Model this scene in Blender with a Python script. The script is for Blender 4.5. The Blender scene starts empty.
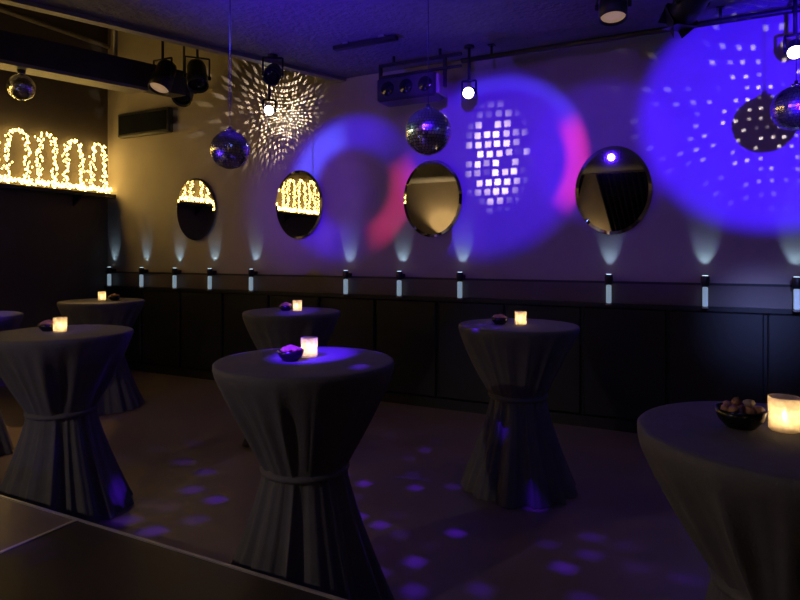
import bpy, math, random
from mathutils import Vector, Matrix, Quaternion

scene = bpy.context.scene
COL = scene.collection
PI = math.pi

# ------------------------------------------------------------------ room frame
# the room is a rectangle turned against the camera: s runs along the mirror wall,
# t runs from the mirror wall into the room, z is up
CX, CY = -4.14, 8.5
UX, UY = 0.8934, -0.4494
ANG = math.atan2(UY, UX)
S_MAX, T_MAX = 12.0, 9.5
Z_CEIL, Z_HIGH = 3.55, 4.95

def W(s, t, z=0.0):
    return Vector((CX + s * UX + t * UY, CY + s * UY - t * UX, z))

# ------------------------------------------------------------------ camera
cam_d = bpy.data.cameras.new('camera')
cam_d.sensor_width = 36.0
cam_d.lens = 27.0
cam_d.shift_y = -46 / 800
cam_d.clip_start = 0.02
cam = bpy.data.objects.new('camera', cam_d)
COL.objects.link(cam)
cam.location = (0, 0, 1.58)
cam.rotation_euler = (PI / 2, 0, 0)
scene.camera = cam

# ------------------------------------------------------------------ world, exposure
world = bpy.data.worlds.new('world')
scene.world = world
world.use_nodes = True
world.node_tree.nodes['Background'].inputs[0].default_value = (0.0, 0.0, 0.0, 1)
vs = scene.view_settings
vs.view_transform = 'Standard'
vs.look = 'None'
vs.exposure = 0.0
vs.gamma = 1.0
vs.use_curve_mapping = False
cy = scene.cycles
cy.use_denoising = True
cy.max_bounces = 7
cy.diffuse_bounces = 4
cy.glossy_bounces = 4
cy.transmission_bounces = 6
cy.transparent_max_bounces = 8
cy.caustics_reflective = False
cy.caustics_refractive = False
cy.sample_clamp_indirect = 1.5
cy.use_light_tree = True

# light levels, all in one place (the fixtures themselves are built further down)
P_BLUE = 3000.0      # blue effect projector over the dance floor
P_BLUE_STAND = 1200.0  # blue flood on the tall stand at the right
P_WASH = 1900.0       # blue ceiling wash from the floor can
P_UP = 3.0          # little wall lamps, upward
P_DOWN = 2.2       # little wall lamps, downward
P_WARM = 120.0       # added warm lamps on the wall behind the camera
P_PAR = 8.0        # warm stage cans near the mirror wall
P_FILL = 115.0    # unseen pendant added behind the camera as front fill
P_BULB = 11.0        # fairy light bulbs, emission strength
P_CANDLE = 0.5
BLUE = (0.06, 0.005, 1.0)

# ------------------------------------------------------------------ node helpers
class X:
    """a float socket with arithmetic"""
    def __init__(self, nt, sock):
        self.nt, self.s = nt, sock
    def _m(self, op, *others):
        n = self.nt.nodes.new('ShaderNodeMath'); n.operation = op
        for i, o in enumerate((self,) + others):
            if isinstance(o, X): self.nt.links.new(o.s, n.inputs[i])
            else: n.inputs[i].default_value = o
        return X(self.nt, n.outputs[0])
    def __add__(self, o): return self._m('ADD', o)
    def __sub__(self, o): return self._m('SUBTRACT', o)
    def __mul__(self, o): return self._m('MULTIPLY', o)
    def __truediv__(self, o): return self._m('DIVIDE', o)
    def op(self, name, *o): return self._m(name, *o)
    def ramp(self, a, b):
        n = self.nt.nodes.new('ShaderNodeMapRange'); n.interpolation_type = 'SMOOTHSTEP'
        self.nt.links.new(self.s, n.inputs['Value'])
        n.inputs['From Min'].default_value = min(a, b); n.inputs['From Max'].default_value = max(a, b)
        n.inputs['To Min'].default_value = 0.0 if a < b else 1.0
        n.inputs['To Max'].default_value = 1.0 if a < b else 0.0
        return X(self.nt, n.outputs['Result'])

def gobo_start(light):
    light.use_nodes = True
    nt = light.node_tree
    nt.nodes.clear()
    out = nt.nodes.new('ShaderNodeOutputLight')
    em = nt.nodes.new('ShaderNodeEmission')
    nt.links.new(em.outputs[0], out.inputs[0])
    tc = nt.nodes.new('ShaderNodeTexCoord')
    sp = nt.nodes.new('ShaderNodeSeparateXYZ')
    nt.links.new(tc.outputs['Normal'], sp.inputs[0])
    dx, dy, dz = (X(nt, sp.outputs[i]) for i in range(3))
    return nt, em, dx, dy, dz

def uv_of(dx, dy, dz):
    az = dz.op('ABSOLUTE').op('MAXIMUM', 1e-4)
    return dx / az, dy / az

def combine(nt, r, g, b):
    c = nt.nodes.new('ShaderNodeCombineXYZ')
    for i, v in enumerate((r, g, b)):
        if isinstance(v, X): nt.links.new(v.s, c.inputs[i])
        else: c.inputs[i].default_value = v
    return c.outputs[0]

def white(nt, a, b, seed=0.0):
    c = combine(nt, a, b, seed)
    w = nt.nodes.new('ShaderNodeTexWhiteNoise'); w.noise_dimensions = '3D'
    nt.links.new(c, w.inputs['Vector'])
    return X(nt, w.outputs['Value'])

# ------------------------------------------------------------------ materials
MATS = {}
def mat(name, color, rough=0.6, metal=0.0, spec=0.5, noise=0.0, scale=6.0, bump=0.0, bscale=40.0,
        emit=None, estr=0.0, stretch=(1, 1, 1), rough_var=0.0):
    if name in MATS: return MATS[name]
    m = bpy.data.materials.new(name); MATS[name] = m
    m.use_nodes = True
    nt = m.node_tree; b = nt.nodes['Principled BSDF']
    b.inputs['Base Color'].default_value = (*color, 1)
    b.inputs['Roughness'].default_value = rough
    b.inputs['Metallic'].default_value = metal
    b.inputs['Specular IOR Level'].default_value = spec
    if noise or bump or rough_var:
        tc = nt.nodes.new('ShaderNodeTexCoord')
        mp = nt.nodes.new('ShaderNodeMapping'); mp.inputs['Scale'].default_value = stretch
        nt.links.new(tc.outputs['Object'], mp.inputs[0])
    if noise or rough_var:
        n = nt.nodes.new('ShaderNodeTexNoise'); n.inputs['Scale'].default_value = scale
        n.inputs['Detail'].default_value = 6
        nt.links.new(mp.outputs[0], n.inputs['Vector'])
    if noise:
        mx = nt.nodes.new('ShaderNodeMix'); mx.data_type = 'RGBA'
        nt.links.new(n.outputs['Fac'], mx.inputs['Factor'])
        mx.inputs['A'].default_value = (*[c * (1 - noise) for c in color], 1)
        mx.inputs['B'].default_value = (*[min(1, c * (1 + noise)) for c in color], 1)
        nt.links.new(mx.outputs['Result'], b.inputs['Base Color'])
    if rough_var:
        mr = nt.nodes.new('ShaderNodeMapRange')
        nt.links.new(n.outputs['Fac'], mr.inputs['Value'])
        mr.inputs['To Min'].default_value = max(0, rough - rough_var)
        mr.inputs['To Max'].default_value = min(1, rough + rough_var)
        nt.links.new(mr.outputs['Result'], b.inputs['Roughness'])
    if bump:
        n2 = nt.nodes.new('ShaderNodeTexNoise'); n2.inputs['Scale'].default_value = bscale
        n2.inputs['Detail'].default_value = 4
        nt.links.new(mp.outputs[0], n2.inputs['Vector'])
        bp = nt.nodes.new('ShaderNodeBump'); bp.inputs['Strength'].default_value = bump
        bp.inputs['Distance'].default_value = 0.02
        nt.links.new(n2.outputs['Fac'], bp.inputs['Height'])
        nt.links.new(bp.outputs[0], b.inputs['Normal'])
    if emit:
        b.inputs['Emission Color'].default_value = (*emit, 1)
        b.inputs['Emission Strength'].default_value = estr
    return m

M_WALL = mat('tan_wall_paint', (0.36, 0.31, 0.26), 0.75, noise=0.12, scale=3.0, bump=0.08, bscale=60)
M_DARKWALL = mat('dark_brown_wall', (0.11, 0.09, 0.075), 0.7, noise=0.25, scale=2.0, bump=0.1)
M_CEIL = mat('rough_dark_ceiling', (0.20, 0.20, 0.22), 0.85, noise=0.25, scale=9, bump=0.9, bscale=22)
M_HIGH = mat('high_ceiling', (0.09, 0.075, 0.07), 0.9, noise=0.2, scale=4)
M_FLOOR = mat('worn_brown_floor', (0.17, 0.125, 0.105), 0.42, noise=0.3, scale=2.2, bump=0.05, bscale=18, rough_var=0.12)
M_PANEL = mat('black_panelling', (0.014, 0.014, 0.017), 0.38, noise=0.3, scale=5)
M_BAND = mat('dark_dado', (0.12, 0.09, 0.085), 0.5, noise=0.2, scale=5)
M_BLACK = mat('black_metal', (0.012, 0.012, 0.014), 0.45, noise=0.3, scale=20)
M_BLACKP = mat('black_plastic', (0.02, 0.02, 0.022), 0.35, noise=0.25, scale=20)
M_GREY = mat('grey_metal', (0.30, 0.28, 0.26), 0.5, metal=0.3, noise=0.2, scale=12)
M_CHROME = mat('chrome', (0.8, 0.8, 0.82), 0.15, metal=1.0)
M_MIRROR = mat('mirror_glass', (0.86, 0.85, 0.82), 0.015, metal=1.0)
M_FACET = mat('mirror_facets', (0.9, 0.9, 0.92), 0.22, metal=1.0)
M_CLOTH = mat('charcoal_cloth', (0.12, 0.113, 0.116), 0.8, noise=0.2, scale=14, bump=0.25, bscale=160)
M_DECK = mat('stage_deck_black_ply', (0.032, 0.024, 0.019), 0.42, noise=0.35, scale=5, stretch=(1, 6, 1), rough_var=0.1)
M_DECK2 = mat('stage_deck_brown_ply', (0.17, 0.125, 0.10), 0.4, noise=0.3, scale=5, stretch=(1, 6, 1), rough_var=0.1)
M_BOWL = mat('black_ceramic', (0.01, 0.009, 0.01), 0.18, noise=0.2, scale=20)
M_WAX = mat('candle_wax', (0.85, 0.78, 0.62), 0.5, noise=0.05, scale=30, emit=(1.0, 0.62, 0.25), estr=1.2)
M_FLAME = mat('flame', (1, 0.8, 0.4), 0.5, emit=(1.0, 0.72, 0.32), estr=22)
M_BULB = mat('fairy_bulb', (1, 0.85, 0.55), 0.4, emit=(1.0, 0.66, 0.17), estr=P_BULB)
M_WIRE = mat('dark_green_wire', (0.02, 0.025, 0.015), 0.6, noise=0.2, scale=30)
M_LENSW = mat('lit_white_lens', (1, 1, 1), 0.3, emit=(1.0, 0.93, 0.86), estr=14)
M_LENSB = mat('lit_blue_lens', (0.2, 0.2, 1), 0.3, emit=(0.16, 0.2, 1.0), estr=40)
M_LENSY = mat('lit_warm_lens', (1, 0.8, 0.5), 0.3, emit=(1.0, 0.62, 0.35), estr=0.22)
M_LENSC = mat('lit_cool_lens', (0.7, 0.9, 1), 0.3, emit=(0.62, 0.86, 1.0), estr=3.0)
M_ROD = mat('lit_strip_glow', (0.5, 0.6, 0.7), 0.4, emit=(0.55, 0.80, 1.0), estr=0.28)
M_GLASSDARK = mat('dark_glass', (0.01, 0.012, 0.016), 0.1, spec=0.6, noise=0.1, scale=8)
M_CURTAIN = mat('black_curtain', (0.014, 0.013, 0.016), 0.9, noise=0.2, scale=10)
M_SNACK = mat('roasted_snack', (0.50, 0.24, 0.10), 0.55, noise=0.4, scale=45, bump=0.3, bscale=90)
M_SNACK2 = mat('pale_snack', (0.62, 0.47, 0.32), 0.6, noise=0.3, scale=45, bump=0.3, bscale=90)
M_TRIM = mat('aluminium_edge', (0.6, 0.57, 0.54), 0.4, metal=0.6, noise=0.15, scale=20)

def frosted():
    m = bpy.data.materials.new('frosted_crackle_glass'); m.use_nodes = True
    nt = m.node_tree; nt.nodes.clear()
    out = nt.nodes.new('ShaderNodeOutputMaterial')
    tl = nt.nodes.new('ShaderNodeBsdfTranslucent')
    tp = nt.nodes.new('ShaderNodeBsdfTransparent')
    gl = nt.nodes.new('ShaderNodeBsdfGlossy'); gl.inputs['Roughness'].default_value = 0.15
    tc = nt.nodes.new('ShaderNodeTexCoord')
    vo = nt.nodes.new('ShaderNodeTexVoronoi'); vo.inputs['Scale'].default_value = 70
    nt.links.new(tc.outputs['Object'], vo.inputs['Vector'])
    cr = nt.nodes.new('ShaderNodeValToRGB')
    cr.color_ramp.elements[0].color = (0.95, 0.88, 0.72, 1); cr.color_ramp.elements[1].color = (0.7, 0.6, 0.42, 1)
    nt.links.new(vo.outputs['Distance'], cr.inputs[0])
    nt.links.new(cr.outputs[0], tl.inputs['Color'])
    m1 = nt.nodes.new('ShaderNodeMixShader'); m1.inputs[0].default_value = 0.42
    nt.links.new(tl.outputs[0], m1.inputs[1]); nt.links.new(tp.outputs[0], m1.inputs[2])
    m2 = nt.nodes.new('ShaderNodeMixShader'); m2.inputs[0].default_value = 0.06
    nt.links.new(m1.outputs[0], m2.inputs[1]); nt.links.new(gl.outputs[0], m2.inputs[2])
    nt.links.new(m2.outputs[0], out.inputs[0])
    return m
M_FROST = frosted()

# ------------------------------------------------------------------ mesh helpers
class MB:
    def __init__(self):
        self.v, self.f, self.sm = [], [], []
    def add(self, verts, faces, smooth=False, M=None):
        b = len(self.v)
        self.v += [tuple(M @ Vector(p)) if M else tuple(p) for p in verts]
        self.f += [[b + i for i in f] for f in faces]
        self.sm += [smooth] * len(faces)
        return self
    def box(self, x0, x1, y0, y1, z0, z1, M=None):
        v = [(x, y, z) for x in (x0, x1) for y in (y0, y1) for z in (z0, z1)]
        f = [(0, 1, 3, 2), (4, 6, 7, 5), (0, 4, 5, 1), (2, 3, 7, 6), (0, 2, 6, 4), (1, 5, 7, 3)]
        return self.add(v, f, False, M)
    def bevel_box(self, x0, x1, y0, y1, z0, z1, b=0.01, M=None):
        """box with chamfered vertical edges and top rim"""
        def ring(i, z): return [(x0 + i + b, y0 + i, z), (x1 - i - b, y0 + i, z), (x1 - i, y0 + i + b, z), (x1 - i, y1 - i - b, z),
                                (x1 - i - b, y1 - i, z), (x0 + i + b, y1 - i, z), (x0 + i, y1 - i - b, z), (x0 + i, y0 + i + b, z)]
        rs = [ring(b, z0), ring(0, z0 + b), ring(0, z1 - b), ring(b, z1)]
        v = sum(rs, []); f = []
        for k in range(3):
            for j in range(8):
                f.append((k * 8 + j, k * 8 + (j + 1) % 8, k * 8 + 8 + (j + 1) % 8, k * 8 + 8 + j))
        f.append(tuple(range(7, -1, -1))); f.append(tuple(range(24, 32)))
        return self.add(v, f, False, M)
    def lathe(self, prof, n=24, M=None, smooth=True):
        v, f = [], []
        for r, z in prof:
            for j in range(n):
                a = 2 * PI * j / n
                v.append((r * math.cos(a), r * math.sin(a), z))
        for k in range(len(prof) - 1):
            for j in range(n):
                f.append((k * n + j, k * n + (j + 1) % n, (k + 1) * n + (j + 1) % n, (k + 1) * n + j))
        if prof[0][0] > 1e-6: f.append(tuple(range(n - 1, -1, -1)))
        if prof[-1][0] > 1e-6: f.append(tuple(range((len(prof) - 1) * n, len(prof) * n)))
        return self.add(v, f, smooth, M)
    def rod(self, a, b, r, n=10):
        a, b = Vector(a), Vector(b)
        q = (b - a).to_track_quat('Z', 'Y')
        M = Matrix.Translation(a) @ q.to_matrix().to_4x4()
        return self.lathe([(r, 0), (r, (b - a).length)], n, M, True)
    def tube(self, pts, r, n=6):
        for a, b in zip(pts[:-1], pts[1:]): self.rod(a, b, r, n)
        return self
    def build(self, name, material, parent=None, loc=None, rotz=None):
        me = bpy.data.meshes.new(name)
        me.from_pydata(self.v, [], self.f); me.update()
        me.polygons.foreach_set('use_smooth', self.sm)
        me.materials.append(material)
        o = bpy.data.objects.new(name, me); COL.objects.link(o)
        if parent: o.parent = parent
        if loc is not None: o.location = loc
        if rotz is not None: o.rotation_euler = (0, 0, rotz)
        return o

def tag(o, label, cat, group=None):
    o['label'] = label; o['category'] = cat
    if group: o['group'] = group
    return o

def thing(name, label, cat, loc, rotz=0.0, group=None):
    o = bpy.data.objects.new(name, None); COL.objects.link(o)
    o.location = loc; o.rotation_euler = (0, 0, rotz); o.empty_display_size = 0.1
    return tag(o, label, cat, group)

def copy_tree(o, parent=None):
    c = o.copy(); COL.objects.link(c)
    if parent: c.parent = parent
    for ch in list(o.children): copy_tree(ch, c)
    return c

def room(name, mb, material, parent=None):
    """a piece of the setting, written in (s, -t, z)"""
    o = mb.build(name, material, parent)
    if parent is None:
        o.location = (CX, CY, 0); o.rotation_euler = (0, 0, ANG)
        o['kind'] = 'structure'
    return o

def spot(name, power, color, size_deg, loc, aim, parent=None, blend=0.15, radius=0.03, up='Y'):
    d = bpy.data.lights.new(name, 'SPOT')
    d.energy = power; d.color = color; d.spot_size = math.radians(size_deg); d.spot_blend = blend
    d.shadow_soft_size = radius
    o = bpy.data.objects.new(name, d); COL.objects.link(o)
    q = (Vector(aim) - Vector(loc)).to_track_quat('-Z', up)
    m = Matrix.Translation(Vector(loc)) @ q.to_matrix().to_4x4()
    if parent:
        o.parent = parent
        pm = Matrix.Translation(parent.location) @ parent.rotation_euler.to_matrix().to_4x4()
        o.matrix_local = pm.inverted() @ m
    else:
        o.matrix_world = m
    return o, m

def lamp_point(name, power, color, loc_local, parent, radius=0.02):
    d = bpy.data.lights.new(name, 'POINT'); d.energy = power; d.color = color; d.shadow_soft_size = radius
    o = bpy.data.objects.new(name, d); COL.objects.link(o); o.parent = parent; o.location = loc_local
    return o

def uv_at(m, p):
    q = m.inverted() @ Vector(p)
    return q.x / -q.z, q.y / -q.z, -q.z

# ================================================================== THE SETTING
room('floor', MB().box(-0.1, S_MAX + 0.1, -T_MAX - 0.1, 0.1, -0.1, 0), M_FLOOR)
wall_back = room('wall_back', MB().box(-0.15, S_MAX, 0, 0.15, 0, Z_HIGH), M_WALL)
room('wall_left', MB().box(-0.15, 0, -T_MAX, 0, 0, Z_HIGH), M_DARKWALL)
room('wall_right', MB().box(S_MAX, S_MAX + 0.15, -T_MAX, 0, 0, Z_HIGH), M_WALL)
room('wall_front', MB().box(-0.15, S_MAX + 0.15, -T_MAX - 0.15, -T_MAX, 0, Z_HIGH), M_WALL)

def edge_s(t): return 3.94 - 0.393 * t      # edge of the lowered ceiling
def edge_prism(s_of_t0, s_of_t1, z0, z1, t0=0.0, t1=T_MAX):
    """prism between two slanted lines in plan"""
    v = [(s_of_t0(t0), -t0, z) for z in (z0, z1)] + [(s_of_t1(t0), -t0, z) for z in (z0, z1)] + \
        [(s_of_t0(t1), -t1, z) for z in (z0, z1)] + [(s_of_t1(t1), -t1, z) for z in (z0, z1)]
    f = [(0, 2, 3, 1), (4, 5, 7, 6), (0, 1, 5, 4), (2, 6, 7, 3), (0, 4, 6, 2), (1, 3, 7, 5)]
    return MB().add(v, f)
room('ceiling', edge_prism(edge_s, lambda t: S_MAX, Z_CEIL, Z_CEIL + 0.1), M_CEIL)
room('ceiling', MB().box(-0.1, S_MAX + 0.1, -T_MAX - 0.1, 0.1, Z_HIGH, Z_HIGH + 0.1), M_HIGH)
room('trim_1', edge_prism(lambda t: edge_s(t) - 0.05, edge_s, Z_CEIL + 0.02, Z_HIGH), M_HIGH)           # upstand of the lowered ceiling
room('trim_2', edge_prism(lambda t: edge_s(t) - 0.08, lambda t: edge_s(t) + 0.02, Z_CEIL - 0.035, Z_CEIL + 0.02), M_GREY)
room('trim_3', MB().box(0, S_MAX, -0.03, 0.0, 1.14, 1.315), M_BAND)                                      # dado band
room('trim_4', MB().box(0, S_MAX, -0.035, 0.0, 1.315, 1.335), M_PANEL)                                   # dado cap
room('trim_5', MB().box(0, S_MAX, -0.06, 0.0, 1.10, 1.14), M_PANEL)                                     # ledge above the panelling
room('trim_6', MB().box(0, S_MAX, -0.02, 0.0, 0.0, 1.10), M_PANEL)                                   # backing behind the panels
room('baseboard_back', MB().box(0, S_MAX, -0.075, 0, 0, 0.10), M_PANEL)
pm = None
k = 0
s = 0.02
while s < S_MAX - 0.3:
    if pm is None:
        p = MB().bevel_box(0, 0.70, -0.05, 0.0, 0.105, 1.095, 0.012).build('panel', M_PANEL, wall_back); pm = p
    else:
        p = pm.copy(); COL.objects.link(p); p.parent = wall_back
    p.location = (s, 0, 0)
    s += 0.725
# conduit high on the dark wall
o = MB().rod((0.04, -0.02, 4.5), (0.04, -7.5, 4.5), 0.03).build('conduit', M_GREY, None, (CX, CY, 0), ANG)
tag(o, 'pale metal conduit running high along the dark side wall', 'pipe')

# ================================================================== LARGE OBJECTS
# ---- stage in the near left corner
stage = thing('stage', 'low black stage platform with a metal edge in the near corner', 'stage', W(5.0, 3.96, 0), ANG)
ST = 0.38
for i, s0 in enumerate((-4, -2, 0)):
    MB().bevel_box(s0 + 0.004, s0 + 1.996, -1.99, -0.012, ST - 0.04, ST, 0.004).build('deck_panel', M_DECK2 if i == 1 else M_DECK, stage)
    MB().bevel_box(s0 + 0.004, s0 + 1.996, -3.99, -2.01, ST - 0.04, ST, 0.004).build('deck_panel', M_DECK, stage)
    MB().box(s0 + 0.0, s0 + 2.0, -0.012, 0.0, ST - 0.06, ST + 0.004).build('edge_trim', M_TRIM, stage)
    MB().box(s0 + 0.0, s0 + 2.0, -0.06, -0.03, 0.0, ST - 0.045).build('skirt', M_PANEL, stage)
for s0 in (-2, 0):
    MB().box(s0 - 0.009, s0 + 0.009, -3.99, -0.013, ST - 0.04, ST + 0.003).build('seam_strip', M_TRIM, stage)
for s0 in (-3.9, -2, 0, 1.9):
    for t0 in (-0.15, -2.0, -3.85):
        MB().box(s0 - 0.03, s0 + 0.03, t0 - 0.03, t0 + 0.03, 0, ST - 0.04).build('leg', M_GREY, stage)

# ---- cocktail tables under tied cloths
R_TOP, H_TOP = 0.40, 1.10
def cloth_mesh(seed, neck=0.62, foot=0.40):
    rnd = random.Random(seed)
    N = 168
    def mk(ks): return [(rnd.choice(q), rnd.uniform(0, 6.28), am) for q, am in ks]
    comps = mk((((2, 3), 0.5), ((4, 5), 0.8), ((7, 8), 0.7), ((13, 15), 0.25)))
    def F(a, comps):
        v = 0
        for kk, ph, am in comps:
            c = math.cos(kk * a + ph + 0.35 * math.sin(2 * a + ph))
            v += am * (1.0 - 2.0 * abs(c) ** 0.8 if kk < 20 else c)
        return v / 2.0
    comps2 = mk((((3, 4), 0.6), ((6, 7), 0.9), ((10, 11), 0.6), ((17, 19), 0.2)))
    prof = [(1.093, .404, 0.0), (1.075, .406, 0.003), (1.05, .400, .008)]
    for i in range(1, 13):                                  # falls almost straight to the tie
        q = i / 12
        prof.append((1.05 + (neck - 1.05) * q, .400 + (.187 - .400) * (q ** 1.08), .008 + .026 * math.sin(PI * min(1, q * 1.05)) + .006 * q))
    for i in range(1, 15):                                  # and opens again to the floor
        q = i / 14
        prof.append((neck + (0.004 - neck) * q, .187 + (foot - .187) * (q ** 1.25), .014 + .046 * q))
    # top: centre, disc, rounded rim
    v = [(0, 0, H_TOP)]; f = []
    rings = [(0.15, H_TOP, 0), (0.30, H_TOP + 0.0005, 0), (0.385, H_TOP, 0), (0.398, H_TOP - 0.002, 0)]
    rings = [(r, z, a) for r, z, a in rings] + [(r, z, a) for z, r, a in prof]
    for r, z, am in rings:
        w = 0 if z > neck + 0.03 else min(1, (neck + 0.03 - z) / 0.06)
        for j in range(N):
            a = 2 * PI * j / N
            rr = r + am * ((1 - w) * F(a, comps) + w * F(a, comps2))
            v.append((rr * math.cos(a), rr * math.sin(a), z))
    for j in range(N): f.append((0, 1 + j, 1 + (j + 1) % N))
    for kk in range(len(rings) - 1):
        b0, b1 = 1 + kk * N, 1 + (kk + 1) * N
        for j in range(N): f.append((b0 + j, b1 + j, b1 + (j + 1) % N, b0 + (j + 1) % N))
    mb = MB().add(v, f, True)
    band = MB().lathe([(0.180, neck - 0.018), (0.199, neck - 0.012), (0.203, neck), (0.199, neck + 0.012), (0.180, neck + 0.018)], 48)
    return mb, band

TABLES = [  # s, t, label, seed
    (5.906, 3.489, 'round high table under charcoal cloth in the centre foreground, blue light on its top', 11),
    (3.994, 3.365, 'round high table under charcoal cloth at the left beside the stage edge', 5),
    (4.437, 1.630, 'round high table under charcoal cloth directly behind the central foreground table', 7),
    (6.396, 1.708, 'round high table under charcoal cloth standing alone right of centre', 3),
    (7.72, 3.84, 'nearest and largest round high table under charcoal cloth at the right edge', 23),
    (1.981, 1.578, 'farthest round high table under charcoal cloth near the corner at the left', 13),
    (2.36, 3.08, 'round high table under charcoal cloth cut off by the left edge', 17)]
for s, t, lab, seed in TABLES:
    tb = thing('cocktail_table', lab, 'table', W(s, t), ANG, 'cloth-covered high tables')
    if seed == 23: tb.scale = (0.92, 0.92, 1.0)
    c, b = cloth_mesh(seed, 0.70 if seed == 23 else 0.62, 0.34 if seed == 17 else 0.40)
    c = c.build('tablecloth', M_CLOTH, tb)
    b.build('tie_band', M_CLOTH, c)
    MB().lathe([(0.385, 1.072), (0.39, 1.08), (0.39, 1.09), (0.385, 1.096)], 48).build('tabletop', M_BLACKP, tb)
    MB().rod((0, 0, 0.03), (0, 0, 1.072), 0.03, 16).build('pole', M_CHROME, tb)
    MB().lathe([(0.30, 0.005), (0.30, 0.015), (0.06, 0.03), (0.03, 0.05)], 32).build('base_plate', M_CHROME, tb)

# ---- oval wall mirrors with a bevelled edge
MIR = [(1.705, 'oval wall mirror farthest left, fairy lights reflected in its upper half'),
       (3.328, 'oval wall mirror second from the left, with fairy lights reflected above dark'),
       (5.019, 'oval wall mirror reflecting a plain yellowish wall, under the central mirror ball'),
       (6.798, 'oval wall mirror at the right reflecting a bright blue spotlight in darkness')]
def ellipse_rings(rings, n=72):
    """rings: (half width, half height, y)"""
    v, f = [], []
    for a_, b_, y in rings:
        for j in range(n):
            an = 2 * PI * j / n
            v.append((a_ * math.cos(an), y, b_ * math.sin(an)))
    for kk in range(len(rings) - 1):
        for j in range(n):
            f.append((kk * n + j, kk * n + (j + 1) % n, (kk + 1) * n + (j + 1) % n, (kk + 1) * n + j))
    f.append(tuple(range(n - 1, -1, -1))); f.append(tuple(range((len(rings) - 1) * n, len(rings) * n)))
    return MB().add(v, f)
for s, lab in MIR:
    mr = thing('wall_mirror', lab, 'mirror', W(s, 0.0, 1.755), ANG, 'oval mirrors on the back wall')
    ellipse_rings([(0.318, 0.388, 0.0), (0.318, 0.388, -0.022)]).build('backing', M_BLACK, mr, (0, 0, 0.4))
    ellipse_rings([(0.330, 0.400, -0.022), (0.330, 0.400, -0.026), (0.300, 0.370, -0.032)]).build('mirror_glass', M_MIRROR, mr, (0, 0, 0.4))

# ================================================================== FAIRY LIGHTS ON THE DARK WALL
shelf = thing('wall_shelf', 'long dark shelf under the fairy lights on the dark side wall', 'shelf', W(0.0, 0.0, 2.36), ANG)
MB().box(0.0, 0.20, -7.0, -0.02, 0.0, 0.05).build('board', M_BLACKP, shelf)
for i in range(6):
    MB().add([(0.0, -0.5 - i * 1.2, 0.0), (0.17, -0.5 - i * 1.2, 0.0), (0.0, -0.5 - i * 1.2, -0.14),
              (0.0, -0.53 - i * 1.2, 0.0), (0.17, -0.53 - i * 1.2, 0.0), (0.0, -0.53 - i * 1.2, -0.14)],
             [(0, 1, 2), (3, 5, 4), (0, 3, 4, 1), (1, 4, 5, 2), (0, 2, 5, 3)]).build('bracket', M_BLACK, shelf)
def bulb_cloud(pts, r):
    mb = MB()
    ph = (1 + 5 ** .5) / 2
    for p in pts:
        v = [(0, 0, r * 1.3), (r, 0, 0), (0, r, 0), (-r, 0, 0), (0, -r, 0), (0, 0, -r * 1.3)]
        f = [(0, 1, 2), (0, 2, 3), (0, 3, 4), (0, 4, 1), (5, 2, 1), (5, 3, 2), (5, 4, 3), (5, 1, 4)]
        mb.add([(a + p[0], b + p[1], c + p[2]) for a, b, c in v], f)
    return mb
ORD = ['first', 'second', 'third', 'fourth', 'fifth', 'sixth', 'seventh', 'eighth', 'ninth', 'tenth', 'eleventh', 'twelfth',
       'thirteenth', 'fourteenth', 'fifteenth', 'sixteenth', 'seventeenth', 'eighteenth']
PITCH = 0.365
for i in range(17):
    rnd = random.Random(100 + i)
    y0 = 0.06 + i * PITCH
    g = thing('fairy_light_garland', f'arched garland of warm fairy lights, {ORD[i]} from the corner along the dark wall', 'string lights',
              W(0.0, y0 + 0.14, 2.41), ANG, 'fairy light arches on the shelf')
    # an arch: up, over and down, then along the shelf to the next one
    hw, h = 0.105 + rnd.uniform(-.01, .01), 0.70 + rnd.uniform(-.03, .03)
    path = [(-hw - 0.02, 0.03), (-hw, 0.2), (-hw, h - 0.16), (-hw * 0.72, h - 0.05), (0, h), (hw * 0.72, h - 0.05), (hw, h - 0.16), (hw, 0.2), (hw + 0.02, 0.03)]
    foot = [(-0.172, 0.03), (0.172, 0.03)]
    wire = MB().tube([(0.07, -a, b) for a, b in path], 0.005).tube([(0.09, -a, b) for a, b in foot], 0.005)
    wire.build('wire', M_WIRE, g)
    def walk(pp, step):
        out = []
        for (a0, b0), (a1, b1) in zip(pp[:-1], pp[1:]):
            L = math.hypot(a1 - a0, b1 - b0); m_ = max(1, int(L / step))
            out += [(a0 + (a1 - a0) * q / m_, b0 + (b1 - b0) * q / m_) for q in range(m_)]
        return out
    bl = [(0.07 + rnd.uniform(-.02, .03), -a + rnd.gauss(0, .021), b + rnd.gauss(0, .008)) for a, b in walk(path, 0.0125)]
    bl += [(0.09 + rnd.uniform(-.03, .04), -a + rnd.gauss(0, .005), b + rnd.uniform(0.0, .065)) for a, b in walk(foot, 0.0062)]
    bo = bulb_cloud([(x, y, max(z, 0.02)) for x, y, z in bl], 0.012).build('bulbs', M_BULB, g)
    bo['kind'] = 'stuff'

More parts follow.
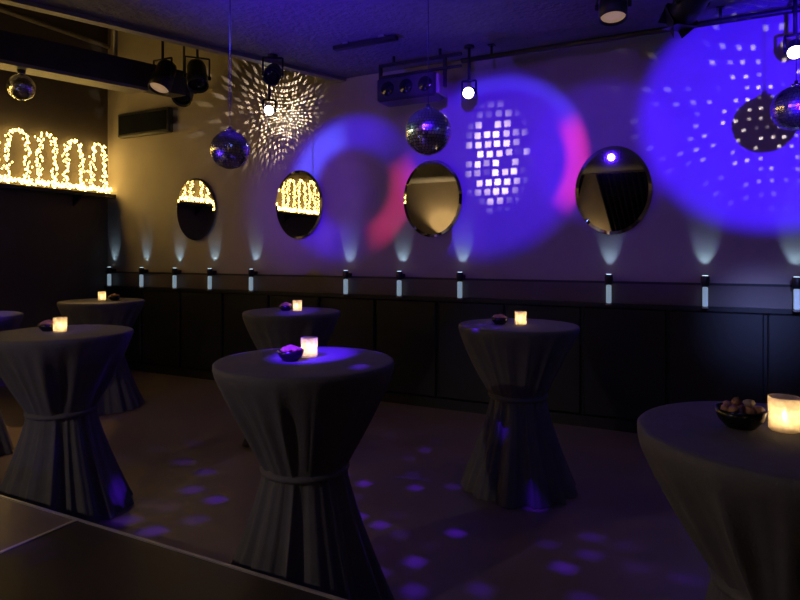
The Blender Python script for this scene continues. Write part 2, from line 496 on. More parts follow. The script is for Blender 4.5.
# ================================================================== LAMPS ON THE MIRROR WALL
UPS = [0.151, 0.79, 1.405, 2.013, 2.674, 4.01, 4.67, 5.351, 6.773, 7.543, 8.188]
for i, s in enumerate(UPS):
    r_ = i / 10
    wl = thing('wall_lamp', f'small black up-and-down wall lamp, {ORD[i]} from the dark corner wall', 'lamp', W(s, 0, 1.315), ANG,
               'cool white wall lamps above the dado')
    MB().box(-0.025, 0.025, -0.062, 0.0, 0.01, 0.055).build('bracket', M_BLACK, wl)
    bd = MB().lathe([(0.030, 0.0), (0.034, 0.004), (0.034, 0.083), (0.030, 0.088)], 20, Matrix.Translation((0, -0.092, -0.005)))
    bd = bd.build('body', M_BLACK, wl)
    MB().lathe([(0.024, 0.083), (0.024, 0.0845)], 16, Matrix.Translation((0, -0.092, 0))).build('lens', M_LENSC, bd)
    p = W(s, 0.092, 1.315 + 0.09)
    spot('up_light', P_UP, (0.40, 0.70, 1.0), 50, p, p + Vector((0, 0, 1)) + (W(0, 0) - W(0, 1)) * 0.44, wl, 0.75, 0.012)
    MB().bevel_box(-0.021, 0.021, -0.112, -0.072, -0.175, -0.012, 0.006).build('lit_strip_rod', M_ROD, bd)  # emissive rod added in place of the pale strip of light below the lamp
    MB().bevel_box(-0.026, 0.026, -0.117, -0.067, -0.194, -0.176, 0.006).build('rod_cap', M_GREY, bd)
    MB().rod((0, -0.092, -0.19), (0, -0.092, 0.0), 0.004, 6).build('rod_stem', M_GREY, bd)

# small wide unit up on the wall, near the corner
wu = thing('wall_panel_heater', 'black rectangular glass-fronted unit mounted high on the tan wall', 'wall unit', W(0.84, 0, 3.17), ANG)
MB().bevel_box(-0.49, 0.49, -0.12, -0.03, 0.0, 0.33, 0.015).build('housing', M_BLACKP, wu)
MB().box(-0.45, 0.45, -0.126, -0.12, 0.04, 0.29).build('front_glass', M_GLASSDARK, wu)
MB().box(-0.2, 0.2, -0.03, 0.0, 0.1, 0.22).build('bracket', M_BLACK, wu)

# ================================================================== CEILING RIGGING
def beam_s(t): return 1.93 - 0.33 * (t - 1.0)
bm_ = thing('ceiling_beam', 'dark boxed beam hanging under the high ceiling at the left', 'beam', (CX, CY, 0), ANG)
edge_prism(lambda t: beam_s(t) - 0.11, lambda t: beam_s(t) + 0.11, 3.42, 3.70, 0.62, 5.5).build('box_beam', mat('dark_beam', (0.045, 0.04, 0.045), 0.6, noise=0.2, scale=6), bm_)
edge_prism(lambda t: beam_s(t) - 0.13, lambda t: beam_s(t) + 0.13, 3.385, 3.42, 1.05, 5.5).build('bottom_flange', M_GREY, bm_)
for t in (1.3, 3.0, 4.8):
    MB().rod((beam_s(t), -t, 3.70), (beam_s(t), -t, Z_HIGH), 0.02).build('hanger_rod', M_GREY, bm_)

rail = thing('lighting_pipe', 'long dark lighting pipe under the ceiling along the mirror wall', 'pipe', W(5.45, 0.30, 3.44), ANG)
MB().rod((0, 0, 0), (6.3, 0, 0), 0.024, 12).build('pipe', M_BLACK, rail)
for x in (0.3, 2.2, 4.1, 6.0):
    MB().rod((x, 0, 0), (x, 0, 0.11), 0.012).box(x - 0.03, x + 0.03, -0.03, 0.03, 0.10, 0.11).build('hanger', M_BLACK, rail)

def orient(loc_dir):
    return Vector(loc_dir).to_track_quat('-Z', 'Y').to_matrix().to_4x4()

def can(name, label, cat, loc, aim, length, rad, top_z, lens, group=None, doors=False, hang=True):
    """stage can: body along the aim direction, lens, yoke, hanger up to the ceiling"""
    loc = Vector(loc); d = (Vector(aim) - loc).normalized()
    t_ = thing(name, label, cat, loc, 0, group)
    M = orient(d)
    body = MB().lathe([(0.4 * rad, length * 0.62), (0.8 * rad, length * 0.55), (0.92 * rad, length * 0.40), (0.92 * rad, 0.05), (rad, 0.0), (rad, -length * 0.38),
                (rad * 0.94, -length * 0.38), (rad * 0.9, -length * 0.30)], 28, M)
    body = body.build('body', M_BLACK, t_)
    MB().lathe([(0.0, -length * 0.335), (rad * 0.4, -length * 0.33), (rad * 0.88, -length * 0.305), (rad * 0.88, -length * 0.295)], 28, M).build('lens', lens, body)
    side = d.cross(Vector((0, 0, 1))); side = side.normalized() if side.length > 1e-3 else Vector((1, 0, 0))
    h = rad * 1.9
    if hang:
        a, b = side * (rad * 1.14), -side * (rad * 1.14)
        up = Vector((0, 0, h))
        y = MB().rod(a, a + up, 0.010, 8).rod(b, b + up, 0.010, 8).rod(a + up, b + up, 0.010, 8)
        y.rod(a * 0.9, a * 1.12, 0.022, 12).rod(b * 0.9, b * 1.12, 0.022, 12)
        y.build('yoke', M_BLACK, t_)
        MB().rod(up, (0, 0, top_z - loc.z), 0.014, 10).lathe([(0.05, top_z - loc.z - 0.02), (0.05, top_z - loc.z)], 16).build('hanger', M_BLACK, t_)
    if doors:
        Q = M
        for k_ in range(4):
            R_ = Q @ Matrix.Rotation(k_ * PI / 2, 4, 'Z') @ Matrix.Translation((0, rad, -length * 0.38)) @ Matrix.Rotation(-0.55, 4, 'X')
            MB().add([(-rad * .8, 0, 0), (rad * .8, 0, 0), (rad * 1.05, 0, -rad * 1.3), (-rad * 1.05, 0, -rad * 1.3),
                      (-rad * .8, .004, 0), (rad * .8, .004, 0), (rad * 1.05, .004, -rad * 1.3), (-rad * 1.05, .004, -rad * 1.3)],
                     [(0, 1, 2, 3), (7, 6, 5, 4), (0, 4, 5, 1), (1, 5, 6, 2), (2, 6, 7, 3), (3, 7, 4, 0)], False, R_).build('barn_door', M_BLACK, body)
    return t_, d

# stage cans near the ceiling, upper right
c1, d1 = can('stage_can', 'black stage can with a dim warm lens under the ceiling, left of two', 'stage light', W(6.93, 1.05, 3.42), W(6.98, 1.45, 1.5), 0.28, 0.10, Z_CEIL, M_LENSY, 'stage cans by the ceiling')
spot('can_light', P_PAR, (1.0, 0.62, 0.42), 95, c1.location + d1 * 0.14, c1.location + d1 * 2, c1, 1.0, 0.08)
c2, d2 = can('stage_can', 'black stage light with barn doors under the ceiling at the upper right', 'stage light', W(7.45, 0.86, 3.42), W(6.6, -0.1, 2.7), 0.28, 0.11, Z_CEIL, M_GLASSDARK, 'stage cans by the ceiling', doors=True)
# dark can hanging in front of the speckled wall
c3, d3 = can('stage_can', 'small dark stage can hanging above the speckled wall, left of the central rig', 'stage light', W(3.72, 0.99, 3.36), W(4.4, 2.2, 2.4), 0.24, 0.085, Z_CEIL, M_GLASSDARK, 'stage cans by the ceiling')

# cluster of cans at the beam end
for i, (s, t, dz, aim, lab) in enumerate((
        (1.97, 0.47, 3.52, (2.9, 2.2, 1.2), 'black stage can at the very end of the boxed beam'),
        (2.23, 1.02, 3.50, (2.30, 2.60, 0.0), 'black stage can hung beside the boxed beam near its end'),
        (2.42, 0.70, 3.58, (3.4, 1.5, 1.5), 'black stage can hung just beyond the end of the boxed beam'))):
    cc, cd = can('stage_can', lab, 'stage light', W(s, t, dz), W(*aim), 0.36, 0.115, Z_HIGH, M_LENSY if i == 1 else M_GLASSDARK, 'stage cans by the ceiling')
    if i == 1: spot('can_light', 150, (1.0, 0.60, 0.22), 26, cc.location + cd * 0.16, W(*aim), cc, 0.9, 0.05)

tg = W(5.929, 2.167, 2.373)  # can added out of view for the cyan highlight on the central ball
cc, cd = can('stage_can', 'added unseen stage can under the boxed beam, its cyan beam lighting the central ball', 'stage light', W(0.88, 4.2, 3.24), tg, 0.28, 0.09, 3.39, M_LENSC, 'stage cans by the ceiling')
spot('can_light', 260, (0.35, 0.85, 1.0), 3.4, cc.location + cd * 0.13, tg, cc, 0.3, 0.05)
# ---- pin spots with bright lenses
def pin(label, s, t, z, top, aim):
    return can('pin_spot', label, 'spotlight', W(s, t, z), aim, 0.16, 0.058, top, M_LENSW, 'bright pin spots aimed at the mirror balls')

# central rig: box effect light on a hung frame
bx = thing('effect_light_bar', 'black box-shaped effect light hung in a frame above the central mirror', 'effect light', W(4.97, 0.41, 3.08), ANG)
MB().bevel_box(-0.33, 0.30, -0.13, 0.13, 0.0, 0.235, 0.02).build('housing', mat('dark_blue_black_plastic', (0.03, 0.03, 0.045), 0.35, noise=0.2, scale=10), bx)
MB().bevel_box(0.30, 0.335, -0.11, 0.11, 0.02, 0.215, 0.01).build('end_cap', M_GREY, bx)
for x in (-0.2, 0.0, 0.2):
    MB().lathe([(0.0, -0.012), (0.05, -0.008), (0.062, 0.0), (0.07, 0.0), (0.07, 0.006)], 20, Matrix.Translation((x, -0.134, 0.118)) @ Matrix.Rotation(-PI / 2, 4, 'X')).build('lens', M_GLASSDARK, bx)
fr = MB().box(-0.36, -0.335, -0.02, 0.02, 0.10, 0.40).box(0.34, 0.365, -0.02, 0.02, 0.10, 0.40).box(-0.36, 0.52, -0.02, 0.02, 0.38, 0.405).box(-0.36, 0.52, -0.015, 0.015, 0.27, 0.29)
fr.build('frame', M_BLACK, bx)
for x in (-0.2, 0.3): MB().rod((x, 0, 0.40), (x, 0, 0.47), 0.015).build('hanger', M_BLACK, bx)
# flat rail on the ceiling in front of it
rl = thing('ceiling_rail', 'short flat dark rail fixed to the ceiling above the central rig', 'rail', W(4.75, 0.95, 3.50), ANG)
MB().box(-0.33, 0.33, -0.03, 0.03, 0.0, 0.035).build('rail', M_BLACK, rl)
for x in (-0.22, 0.16): MB().box(x, x + 0.06, -0.04, 0.04, 0.035, 0.05).build('clip', M_GREY, rl)

# ---- mirror balls
def mirror_ball(label, s, t, z, r, top):
    b = thing('mirror_ball', label, 'mirror ball', W(s, t, z), ANG + 0.3, 'mirror balls hung over the tables')
    MB().lathe([(r * 0.985 * math.sin(PI * k_ / 16) if 0 < k_ < 16 else 0.0, -r * 0.985 * math.cos(PI * k_ / 16)) for k_ in range(17)], 32).build('core', M_BLACK, b)
    mb = MB(); rows = 22
    rnd = random.Random(int(s * 100))
    for i in range(1, rows - 1):
        e0, e1 = -PI / 2 + PI * (i + 0.06) / rows, -PI / 2 + PI * (i + 0.94) / rows
        em_ = (e0 + e1) / 2
        m_ = max(6, int(round(2 * rows * math.cos(em_))))
        for j in range(m_):
            a0, a1 = 2 * PI * (j + 0.06) / m_, 2 * PI * (j + 0.94) / m_
            jt = rnd.uniform(-.02, .02); jv = rnd.uniform(-.02, .02)
            am_ = (a0 + a1) / 2
            nrm = Vector((math.cos(em_) * math.cos(am_), math.cos(em_) * math.sin(am_), math.sin(em_)))
            tx = Vector((-math.sin(am_), math.cos(am_), 0)); ty = nrm.cross(tx)
            hx = r * math.cos(em_) * (a1 - a0) / 2; hy = r * (e1 - e0) / 2
            q = [nrm * r + tx * (hx * sx) + ty * (hy * sy) + nrm * (hx * sx * jt * 2 + hy * sy * jv * 2) for sx, sy in ((-1, -1), (1, -1), (1, 1), (-1, 1))]
            if (q[1] - q[0]).cross(q[2] - q[1]).dot(nrm) < 0: q.reverse()
            mb.add(q, [(0, 1, 2, 3)])
    o = mb.build('mirror_facets', M_FACET, b); o['kind'] = 'stuff'
    MB().lathe([(0.035, r * 0.96), (0.035, r * 1.04), (0.012, r * 1.08), (0.012, r * 1.2)], 16).build('cap', M_CHROME, b)
    MB().rod((0, 0, r * 1.15), (0, 0, top - z), 0.0025, 6).build('cable', M_BLACK, b)
    MB().lathe([(0.03, top - z - 0.035), (0.035, top - z - 0.03), (0.035, top - z)], 16).build('motor', M_BLACK, b)
    return b
mirror_ball('small mirror ball hanging under the boxed beam at the far left', beam_s(2.142), 2.142, 3.215, 0.125, 3.385)
mirror_ball('mirror ball hanging left of centre, above the two left oval mirrors', 4.856, 2.83, 2.237, 0.12, Z_CEIL)
mirror_ball('mirror ball hanging in the centre above the yellowish oval mirror', 5.929, 2.167, 2.373, 0.15, Z_CEIL)
mirror_ball('mirror ball at the right edge of the picture in blue light', 8.08, 0.973, 2.553, 0.15, Z_CEIL)

# ================================================================== LIGHT FROM THE MIRROR BALLS AND PROJECTORS
def dots_light(name, power, color, loc, aim, size, pitch, fill, env, seed, keep=0.0, parent=None, soft=0.08, jitter=0.0, core=0.0, squeeze=1.0):
    """pattern of the mirror facets: a grid of squares in azimuth and elevation, fading outwards"""
    o, m = spot(name, power, color, size, loc, aim, parent, 0.3, 0.002)
    nt, em, dx, dy, dz = gobo_start(o.data)
    az = dx.op('ARCTAN2', dz.op('ABSOLUTE'))
    el = dy.op('ARCSINE')
    v = el / pitch
    row = v.op('FLOOR')
    u_ = az * (el.op('COSINE')) / pitch + white(nt, row, 0.5, seed) * 0.6
    col_ = u_.op('FLOOR')
    rnd = white(nt, col_, row, seed + 3.1)
    rnd2 = white(nt, col_, row, seed + 7.7)
    fu = (u_.op('FRACT') - 0.5 + (rnd2 - 0.5) * jitter).op('ABSOLUTE')
    fv = (v.op('FRACT') - 0.5 + (rnd - 0.5) * jitter).op('ABSOLUTE')
    mask = fu.ramp(fill / 2 + soft, fill / 2 - soft) * fv.ramp(fill / 2 + soft, fill / 2 - soft)
    r = (az * az * (squeeze * squeeze) + el * el).op('SQRT')
    e = r.ramp(env[1], env[0])
    br = (rnd - keep).ramp(0.0, 0.35) * (rnd2 * 0.8 + 0.4)
    st = mask * br * e
    if core: st = st + r.ramp(core, 0.0) * 0.5
    nt.links.new(st.s, em.inputs['Strength'])
    return o

# speckled fan on the wall around the left pin spot
p1, _ = pin('bright pin spot in front of the speckled tan wall, left of centre', 3.20, 0.40, 3.19, Z_HIGH, W(4.856, 2.83, 2.24))
p2, _ = pin('bright pin spot beside the central box-shaped effect light', 5.548, 0.36, 3.11, Z_CEIL, W(5.929, 2.167, 2.45))
p4, _ = pin('bright pin spot above the mirror ball at the right edge', 8.146, 0.36, 3.12, Z_CEIL, W(8.08, 0.973, 2.6))
dots_light('pin_speckle', 65, (1.0, 0.82, 0.62), W(3.10, 0.30, 3.20), W(3.02, 0.0, 3.26), 170, 0.095, 0.48, (1.0, 1.44), 1.0, keep=0.1, jitter=0.25, parent=p1)
for pp, tgt in ((p1, W(4.856, 2.83, 2.24)), (p2, W(5.929, 2.167, 2.40)), (p4, W(8.08, 0.973, 2.58))):
    dd = (tgt - pp.location).normalized()
    spot('pin_light', 12, (1.0, 0.92, 0.84), 9, pp.location + dd * 0.07, tgt, pp, 0.3, 0.01)
# facets of the central ball on the blue pool
b3 = Vector(W(5.9, 1.99, 2.40))
dots_light('facet_light', 620, (1.0, 0.88, 0.86), b3, W(5.70, 0, 2.53), 40, 0.047, 0.64, (0.12, 0.29), 4.0, keep=0.08, jitter=0.12, squeeze=1.55)
# facets of the ball at the right edge
dots_light('facet_light', 60, (0.92, 0.86, 1.0), W(8.06, 0.79, 2.62), W(8.0, 0.0, 2.82), 150, 0.10, 0.30, (0.35, 1.1), 6.0, keep=0.3, jitter=0.2)

# blue projector over the dance floor
pj = thing('moving_head_projector', 'black projector head with blue lens, seen reflected in the right oval mirror', 'projector', W(6.09, 5.56, 3.30), ANG)
MB().bevel_box(-0.15, 0.15, -0.12, 0.12, 0.13, 0.25, 0.02).build('base', M_BLACKP, pj)
MB().box(-0.17, -0.14, -0.04, 0.04, -0.04, 0.15).box(0.14, 0.17, -0.04, 0.04, -0.04, 0.15).build('yoke', M_BLACKP, pj)
MB().lathe([(0.06, -0.16), (0.10, -0.13), (0.115, 0.0), (0.11, 0.10), (0.10, 0.10)], 28, Matrix.Rotation(-PI / 2 - 0.15, 4, 'X')).build('head', M_BLACKP, pj)
MB().lathe([(0.0, 0.103), (0.055, 0.103), (0.06, 0.10)], 28, Matrix.Rotation(-PI / 2 - 0.15, 4, 'X')).build('lens', M_LENSB, pj)
PJ = W(6.09, 5.42, 3.275)
pj2 = copy_tree(pj); pj2.location = W(7.35, 5.50, 3.30)  # second head added, out of view, so no ball shadow crosses the middle pool
tag(pj2, 'added unseen projector head with blue lens above the camera', 'projector')
PJ2 = W(7.35, 5.36, 3.275)

def pool_light(name, power, loc, aim, size, shapes, parent):
    """projected shapes: (wall point, radius in metres, softness, inner radius or 0, base colour, [(angle, width, colour)] rim)"""
    o, m = spot(name, power, (1, 1, 1), size, loc, aim, parent, 0.05, 0.012)
    nt, em, dx, dy, dz = gobo_start(o.data)
    u_, v_ = uv_of(dx, dy, dz)
    tot = [None, None, None]
    for (pt, R, soft, inner, colr, sector) in shapes:
        cu, cv, dist = uv_at(m, pt)
        R_, S_, I_ = R / dist, soft / dist, inner / dist
        a = u_ - cu; b = v_ - cv
        r = (a * a + b * b).op('SQRT')
        k_ = r.ramp(R_ + S_, R_ - S_)
        if I_ > 0: k_ = k_ * r.ramp(I_ - S_, I_ + S_)
        if sector:
            a0, wd = sector
            th = b.op('ARCTAN2', a) - math.radians(a0)
            k_ = k_ * th.op('COSINE').ramp(math.cos(math.radians(wd)), math.cos(math.radians(wd * 0.45)))
        for c in range(3):
            x = k_ * colr[c]
            tot[c] = x if tot[c] is None else tot[c] + x
    nt.links.new(combine(nt, *tot), em.inputs['Color'])
    return o
RED = (1.0, 0.05, 0.10)
pool_light('ring_light', P_BLUE, PJ, W(4.0, 0, 2.3), 30, [
    (W(4.036, 0, 2.327), 0.78, 0.10, 0.44, (0.03, 0.002, 0.85), (150, 155)),
    (W(4.036, 0, 2.327), 0.74, 0.08, 0.46, (0.05, 0.09, 0.85), (135, 45)),
    (W(4.036, 0, 2.327), 0.76, 0.08, 0.48, (0.36, 0.015, 0.10), (-25, 55)),
    (W(3.45, 0, 2.22), 0.74, 0.25, 0.0, (0.03, 0.003, 0.22), None)], pj)
pool_light('pool_light', P_BLUE, PJ2, W(5.6, 0, 2.65), 30, [
    (W(5.12, 0.35, 3.20), 0.20, 0.08, 0.0, (0.05, 0.004, 0.35), None),
    (W(5.66, 0, 2.46), 0.86, 0.14, 0.0, (0.035, 0.002, 0.80), None),
    (W(5.72, 0, 2.46), 0.88, 0.05, 0.74, (0.02, 0.02, 0.45), (70, 60)),
    (W(5.72, 0, 2.46), 0.86, 0.06, 0.66, (0.55, 0.02, 0.04), (-5, 40))], pj)
pool_light('haze_light', P_BLUE, PJ, W(6.7, 0, 2.6), 34, [
    (W(6.68, 0, 2.52), 0.64, 0.09, 0.0, (0.014, 0.001, 0.22), None)], pj)
o, m = spot('ambient_fill', P_BLUE, (1, 1, 1), 120, PJ, W(6.09, 0, 3.275), pj, 0.1, 0.02)  # wide faint beam added as blue ambient fill on the mirror wall
nt, em, dx, dy, dz = gobo_start(o.data)
u_, v_ = uv_of(dx, dy, dz)
st = v_.ramp(-0.42, -0.33) * v_.ramp(0.08, -0.02) * u_.ramp(-0.95, -0.35) * u_.ramp(0.95, 0.4)
nt.links.new(st.s, em.inputs['Strength'])
em.inputs['Color'].default_value = (0.010, 0.0018, 0.055, 1)
# blue patches on the table tops
for (s, t, rr, k_) in ((5.87, 3.37, 0.17, 1.1), (4.50, 1.64, 0.15, 0.7), (2.45, 2.98, 0.2, 0.4), (3.9, 3.25, 0.18, 0.06), (6.35, 1.72, 0.17, 0.05)):
    pool_light('table_patch', P_BLUE, PJ, W(s, t, 1.1), 16, [(W(s, t, 1.1), rr, 0.05, 0.0, (0.07 * k_, 0.005 * k_, k_), None)], pj)

# blue flood on a tall stand at the right, out of the picture: the right mirror ball throws its shadow from here
sd = thing('light_stand', 'tall tripod stand carrying a blue flood light, right of the nearest table', 'light stand', W(8.278, 2.9, 0), ANG)
MB().rod((0, 0, 0.12), (0, 0, 2.28), 0.018, 12).build('pole', M_BLACK, sd)
for a in (0.3, 2.4, 4.5):
    MB().rod((0, 0, 0.75), (0.34 * math.cos(a), 0.34 * math.sin(a), 0.012), 0.012).build('leg', M_BLACK, sd)
MB().bevel_box(-0.13, 0.13, -0.06, 0.06, 2.28, 2.48, 0.015).build('flood_housing', M_BLACKP, sd)
MB().box(-0.11, 0.11, 0.06, 0.064, 2.30, 2.46).build('flood_lens', M_LENSB, sd)
pool_light('flood_light', P_BLUE_STAND, W(8.278, 2.82, 2.388), W(8.0, 0, 2.1), 84, [
    (W(8.05, 0, 2.78), 0.98, 0.10, 0.0, (0.032, 0.0015, 1.0), None),
    (W(7.95, 0.05, 0.98), 0.30, 0.30, 0.0, (0.12, 0.16, 0.45), None)], sd)

# blue can on the stage washing the ceiling
fc, fd = can('floor_can', 'short blue can light on the stage floor pointing up at the ceiling', 'stage light', W(3.4, 6.2, ST + 0.21), W(4.7, 1.9, Z_CEIL), 0.26, 0.10, 0, M_LENSB, hang=False)
MB().box(-0.13, -0.11, -0.03, 0.03, -0.21, 0.02).box(0.11, 0.13, -0.03, 0.03, -0.21, 0.02).box(-0.13, 0.13, -0.06, 0.06, -0.21, -0.195).build('floor_bracket', M_BLACK, fc)
pool_light('wash_light', P_WASH, fc.location + fd * 0.13, W(4.7, 1.7, Z_CEIL), 60, [
    (W(4.7, 1.9, Z_CEIL), 0.75, 0.70, 0.0, (0.06, 0.008, 0.9), None),
    (W(5.6, 2.3, Z_CEIL), 0.55, 0.55, 0.0, (0.04, 0.008, 0.5), None)], fc)

# sparse blue dots thrown on the floor by the central ball
dots_light('floor_dots', 330, (0.10, 0.01, 1.0), W(5.95, 2.35, 2.22), W(5.8, 3.0, 0.0), 125, 0.085, 0.45, (0.5, 1.0), 12.0, keep=0.62, jitter=0.5, soft=0.2)

# ================================================================== WALL BEHIND THE CAMERA
def sconce(label, s, t, z, rotz, nx):  # lamps added to warm the room and the wall the mirrors show
    sc = thing('added_sconce', label, 'lamp', W(s, t, z), rotz, 'added warm lamps on the wall behind the camera')
    MB().box(-0.05, 0.05, 0.0, 0.03, -0.08, 0.08).build('back_plate', M_GREY, sc)
    MB().lathe([(0.05, -0.07), (0.09, 0.05), (0.10, 0.08), (0.094, 0.08), (0.084, 0.05), (0.045, -0.06)], 24, Matrix.Translation((0, 0.13, 0))).build('shade', M_GREY, sc)
    MB().rod((0, 0.03, -0.04), (0, 0.13, -0.07), 0.012).build('arm', M_GREY, sc)
    MB().lathe([(0.0, -0.02), (0.025, 0.0), (0.03, 0.03), (0.0, 0.06)], 12, Matrix.Translation((0, 0.13, 0))).build('bulb', M_LENSY, sc)
    q_ = W(s, t - 0.13, z + 0.10)
    spot('added_sconce_light', P_WARM * nx, (1.0, 0.68, 0.28), 120, q_, q_ + Vector((0, 0, 1)) + (W(0, 1) - W(0, 0)) * 0.35, sc, 0.8, 0.03)
sconce('added warm lamp behind the camera lighting the mirrored wall, nearer the dark wall', 1.2, T_MAX, 2.0, ANG, 1.0)
sconce('added warm fill lamp on the wall behind the camera, nearer the right', 9.2, T_MAX, 2.0, ANG, 1.2)
def curtain(label, s0, x_left, x_right):
    cu_ = thing('stage_curtain', label, 'curtain', W(s0, T_MAX, 0), ANG, 'black curtains behind the camera')
    v, f = [], []
    NC, NZ = 160, 14
    for k_ in range(NZ + 1):
        z = 0.02 + 3.48 * k_ / NZ
        a_, b_ = x_left(z), x_right(z)
        for j in range(NC + 1):
            v.append((a_ + (b_ - a_) * j / NC, 0.12 + 0.045 * math.sin(j * 0.75), z))
    for k_ in range(NZ):
        for j in range(NC):
            a = k_ * (NC + 1) + j
            f.append((a, a + 1, a + NC + 2, a + NC + 1))
    MB().add(v, f, True).build('fabric', M_CURTAIN, cu_)
    MB().rod((x_left(3.7) - 0.1, 0.12, 3.52), (x_right(3.7) + 0.05, 0.12, 3.52), 0.015).build('rod', M_GREY, cu_)
pd = thing('fill_pendant', 'unseen pendant lamp added behind the camera to light the tablecloths', 'lamp', W(3.9, 7.4, 2.55), ANG)  # pendant added as front fill for the tablecloths
MB().rod((0, 0, 0.12), (0, 0, Z_CEIL - 2.55), 0.006).build('cord', M_BLACK, pd)
MB().lathe([(0.19, -0.06), (0.17, 0.0), (0.10, 0.09), (0.03, 0.13), (0.026, 0.13), (0.094, 0.08), (0.162, -0.004), (0.184, -0.06)], 32).build('shade', M_BLACK, pd)
MB().lathe([(0.0, -0.03), (0.03, -0.01), (0.034, 0.02), (0.015, 0.06), (0.0, 0.07)], 16).build('bulb', M_LENSY, pd)
spot('fill_pendant_light', P_FILL, (1.0, 0.82, 0.72), 160, W(3.9, 7.4, 2.48), W(3.9, 7.4, 0.0), pd, 0.15, 0.04)
tie = lambda z: 0.26 * max(0.0, 3.6 - max(z, 1.4))
curtain('black pleated curtain drawn to the right on the wall behind the camera', 5.2, lambda z: tie(z), lambda z: 2.6)
curtain('black pleated curtain drawn to the left on the wall behind the camera', 5.0, lambda z: -2.2, lambda z: -tie(z))
sconce('added warm lamp low between the two black curtains behind the camera', 5.1, T_MAX, 1.6, ANG, 0.30)

# ================================================================== BOWLS AND CANDLES
def bowl(label, s, t, r, z=H_TOP):
    b = thing('snack_bowl', label, 'bowl', W(s, t, z), ANG, 'black bowls on the tables')
    h = r * 0.80
    MB().lathe([(0.0, 0.0015), (r * .55, 0.0015), (r * .62, 0.006), (r * .86, h * .45), (r, h), (r * .95, h), (r * .80, h * .48), (r * .5, 0.012), (0.0, 0.010)], 36).build('bowl', M_BOWL, b)
    return b, h
def blob(rnd, r):
    mb = MB(); n, m_ = 8, 5
    pr = []
    v, f = [(0, 0, -r)], []
    for i in range(1, m_):
        for j in range(n):
            a, e = 2 * PI * j / n, -PI / 2 + PI * i / m_
            q = r * rnd.uniform(.82, 1.15)
            v.append((q * math.cos(e) * math.cos(a), q * math.cos(e) * math.sin(a) * .8, q * math.sin(e) * .75))
    v.append((0, 0, r * .75)); v[0] = (0, 0, -r * .75)
    for j in range(n):
        f.append((0, 1 + (j + 1) % n, 1 + j))
        b = 1 + (m_ - 2) * n
        f.append((len(v) - 1, b + j, b + (j + 1) % n))
    for i in range(m_ - 2):
        for j in range(n):
            f.append((1 + i * n + j, 1 + i * n + (j + 1) % n, 1 + (i + 1) * n + (j + 1) % n, 1 + (i + 1) * n + j))
    return mb.add(v, f, True)
def candle(label, s, t, r=0.038, h=0.092, power=P_CANDLE, z=H_TOP):
    c = thing('candle_holder', label, 'candle', W(s, t, z), ANG, 'glowing tealight glasses on the tables')
    z0 = 0.0015
    MB().lathe([(0.0, z0), (r * .9, z0), (r, z0 + .004), (r * 1.03, h), (r * .94, h), (r * .9, z0 + .010), (0.0, z0 + .009)], 28).build('glass', M_FROST, c)
    wx = MB().lathe([(0.0, z0 + .010), (r * .55, z0 + .010), (r * .55, z0 + .026), (0.0, z0 + .026)], 20).build('wax', M_WAX, c)
    MB().lathe([(0.0, z0 + .028), (.0045, z0 + .034), (.0055, z0 + .040), (.003, z0 + .052), (0.0, z0 + .062)], 10).build('flame', M_FLAME, wx)
    lamp_point('flame_light', power, (1.0, 0.66, 0.32), (0, 0, h * 0.58), c, 0.008)
    return c

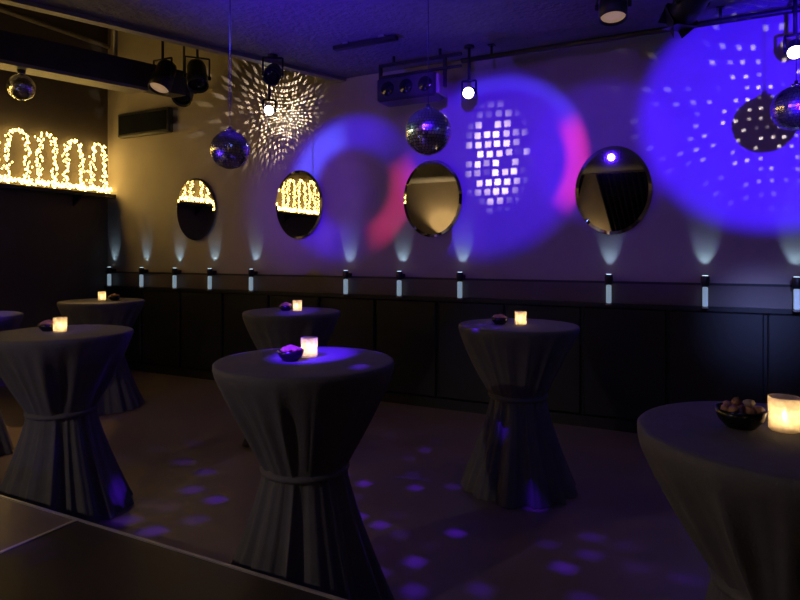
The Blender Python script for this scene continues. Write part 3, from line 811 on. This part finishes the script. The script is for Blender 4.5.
SETS = [  # table, bowl offset (world x,y), candle offset, names
    (0, (-0.060, -0.03), (0.010, 0.06), 'the central foreground table'),
    (1, (-0.10, 0.03), (0.00, -0.02), 'the left table beside the stage'),
    (2, (-0.055, 0.02), (0.045, 0.0), 'the table behind the central one'),
    (3, (-0.125, 0.0), (0.01, -0.04), 'the lone table right of centre'),
    (4, (-0.088, 0.062), (0.013, 0.03), 'the nearest table at the right edge'),
    (5, (0.13, 0.0), (0.0, 0.0), 'the farthest table near the corner')]
for ti, bo, co, nm in SETS:
    s, t = TABLES[ti][:2]
    base = W(s, t)
    def st_of(dx, dy):
        return s + dx * UX + dy * UY, t + dx * UY - dy * UX
    r = 0.066 if ti == 4 else 0.06
    b, h = bowl(f'black bowl of snacks on {nm}', *st_of(*bo), r)
    candle(f'glowing frosted glass tealight on {nm}', *st_of(*co))
    rnd = random.Random(40 + ti)
    bl = Vector(b.location)
    pr = [blob(rnd, 0.016 if ti == 4 else 0.0145) for _ in range(3)]
    if ti == 4:
        mes = [p.build('snack_piece', m_) for p, m_ in zip(pr, (M_SNACK, M_SNACK2, M_SNACK))]
        spots = [(0, 0, .052), (.028, .01, .05), (-.027, .012, .05), (.008, -.032, .052), (-.022, -.022, .051), (.012, .034, .048), (-.044, -.004, .053),
                 (.044, -.012, .052), (.030, -.030, .053), (-.008, .006, .070), (.018, -.008, .069), (-.036, -.03, .056), (-.016, .036, .053)]
        for i, (x, y, z) in enumerate(spots):
            o = mes[i] if i < 3 else mes[i % 3].copy()
            if i >= 3: COL.objects.link(o)
            o.location = bl + Vector((x, y, z)); o.rotation_euler = (rnd.uniform(-.6, .6), rnd.uniform(-.6, .6), rnd.uniform(0, 6))
            tag(o, ('pale' if i % 3 == 1 else 'brown') + ' snack piece heaped in the bowl on the nearest table', 'snack', ('pale' if i % 3 == 1 else 'brown') + ' snack pieces in the nearest bowl')
        # filling underneath
        mb = MB()
        for i in range(12):
            a = i * 2.4; q = 0.009 * math.sqrt(i)
            mb.add([(x + q * math.cos(a), y + q * math.sin(a), z + 0.032) for x, y, z in pr[i % 3].v], pr[i % 3].f, True)
        o = mb.build('snack_filling', M_SNACK); o.location = bl
        o['kind'] = 'stuff'; tag(o, 'bottom layer of snacks inside the bowl on the nearest table', 'snack')
    else:
        mb = MB()
        for i in range(22):
            a = i * 2.4; q = 0.0078 * math.sqrt(i)
            zz = 0.056 - 0.3 * q + rnd.uniform(-.004, .004)
            mb.add([(x + q * math.cos(a), y + q * math.sin(a), z + zz + 0.004) for x, y, z in pr[i % 3].v], pr[i % 3].f, True)
            if q < 0.024:
                mb.add([(x + q * math.cos(a), y + q * math.sin(a), z + zz - 0.022) for x, y, z in pr[i % 3].v], pr[i % 3].f, True)
        o = mb.build('snack_mix', M_SNACK); o.location = bl
        o['kind'] = 'stuff'; tag(o, f'small heap of brown snacks in the bowl on {nm}', 'snack')
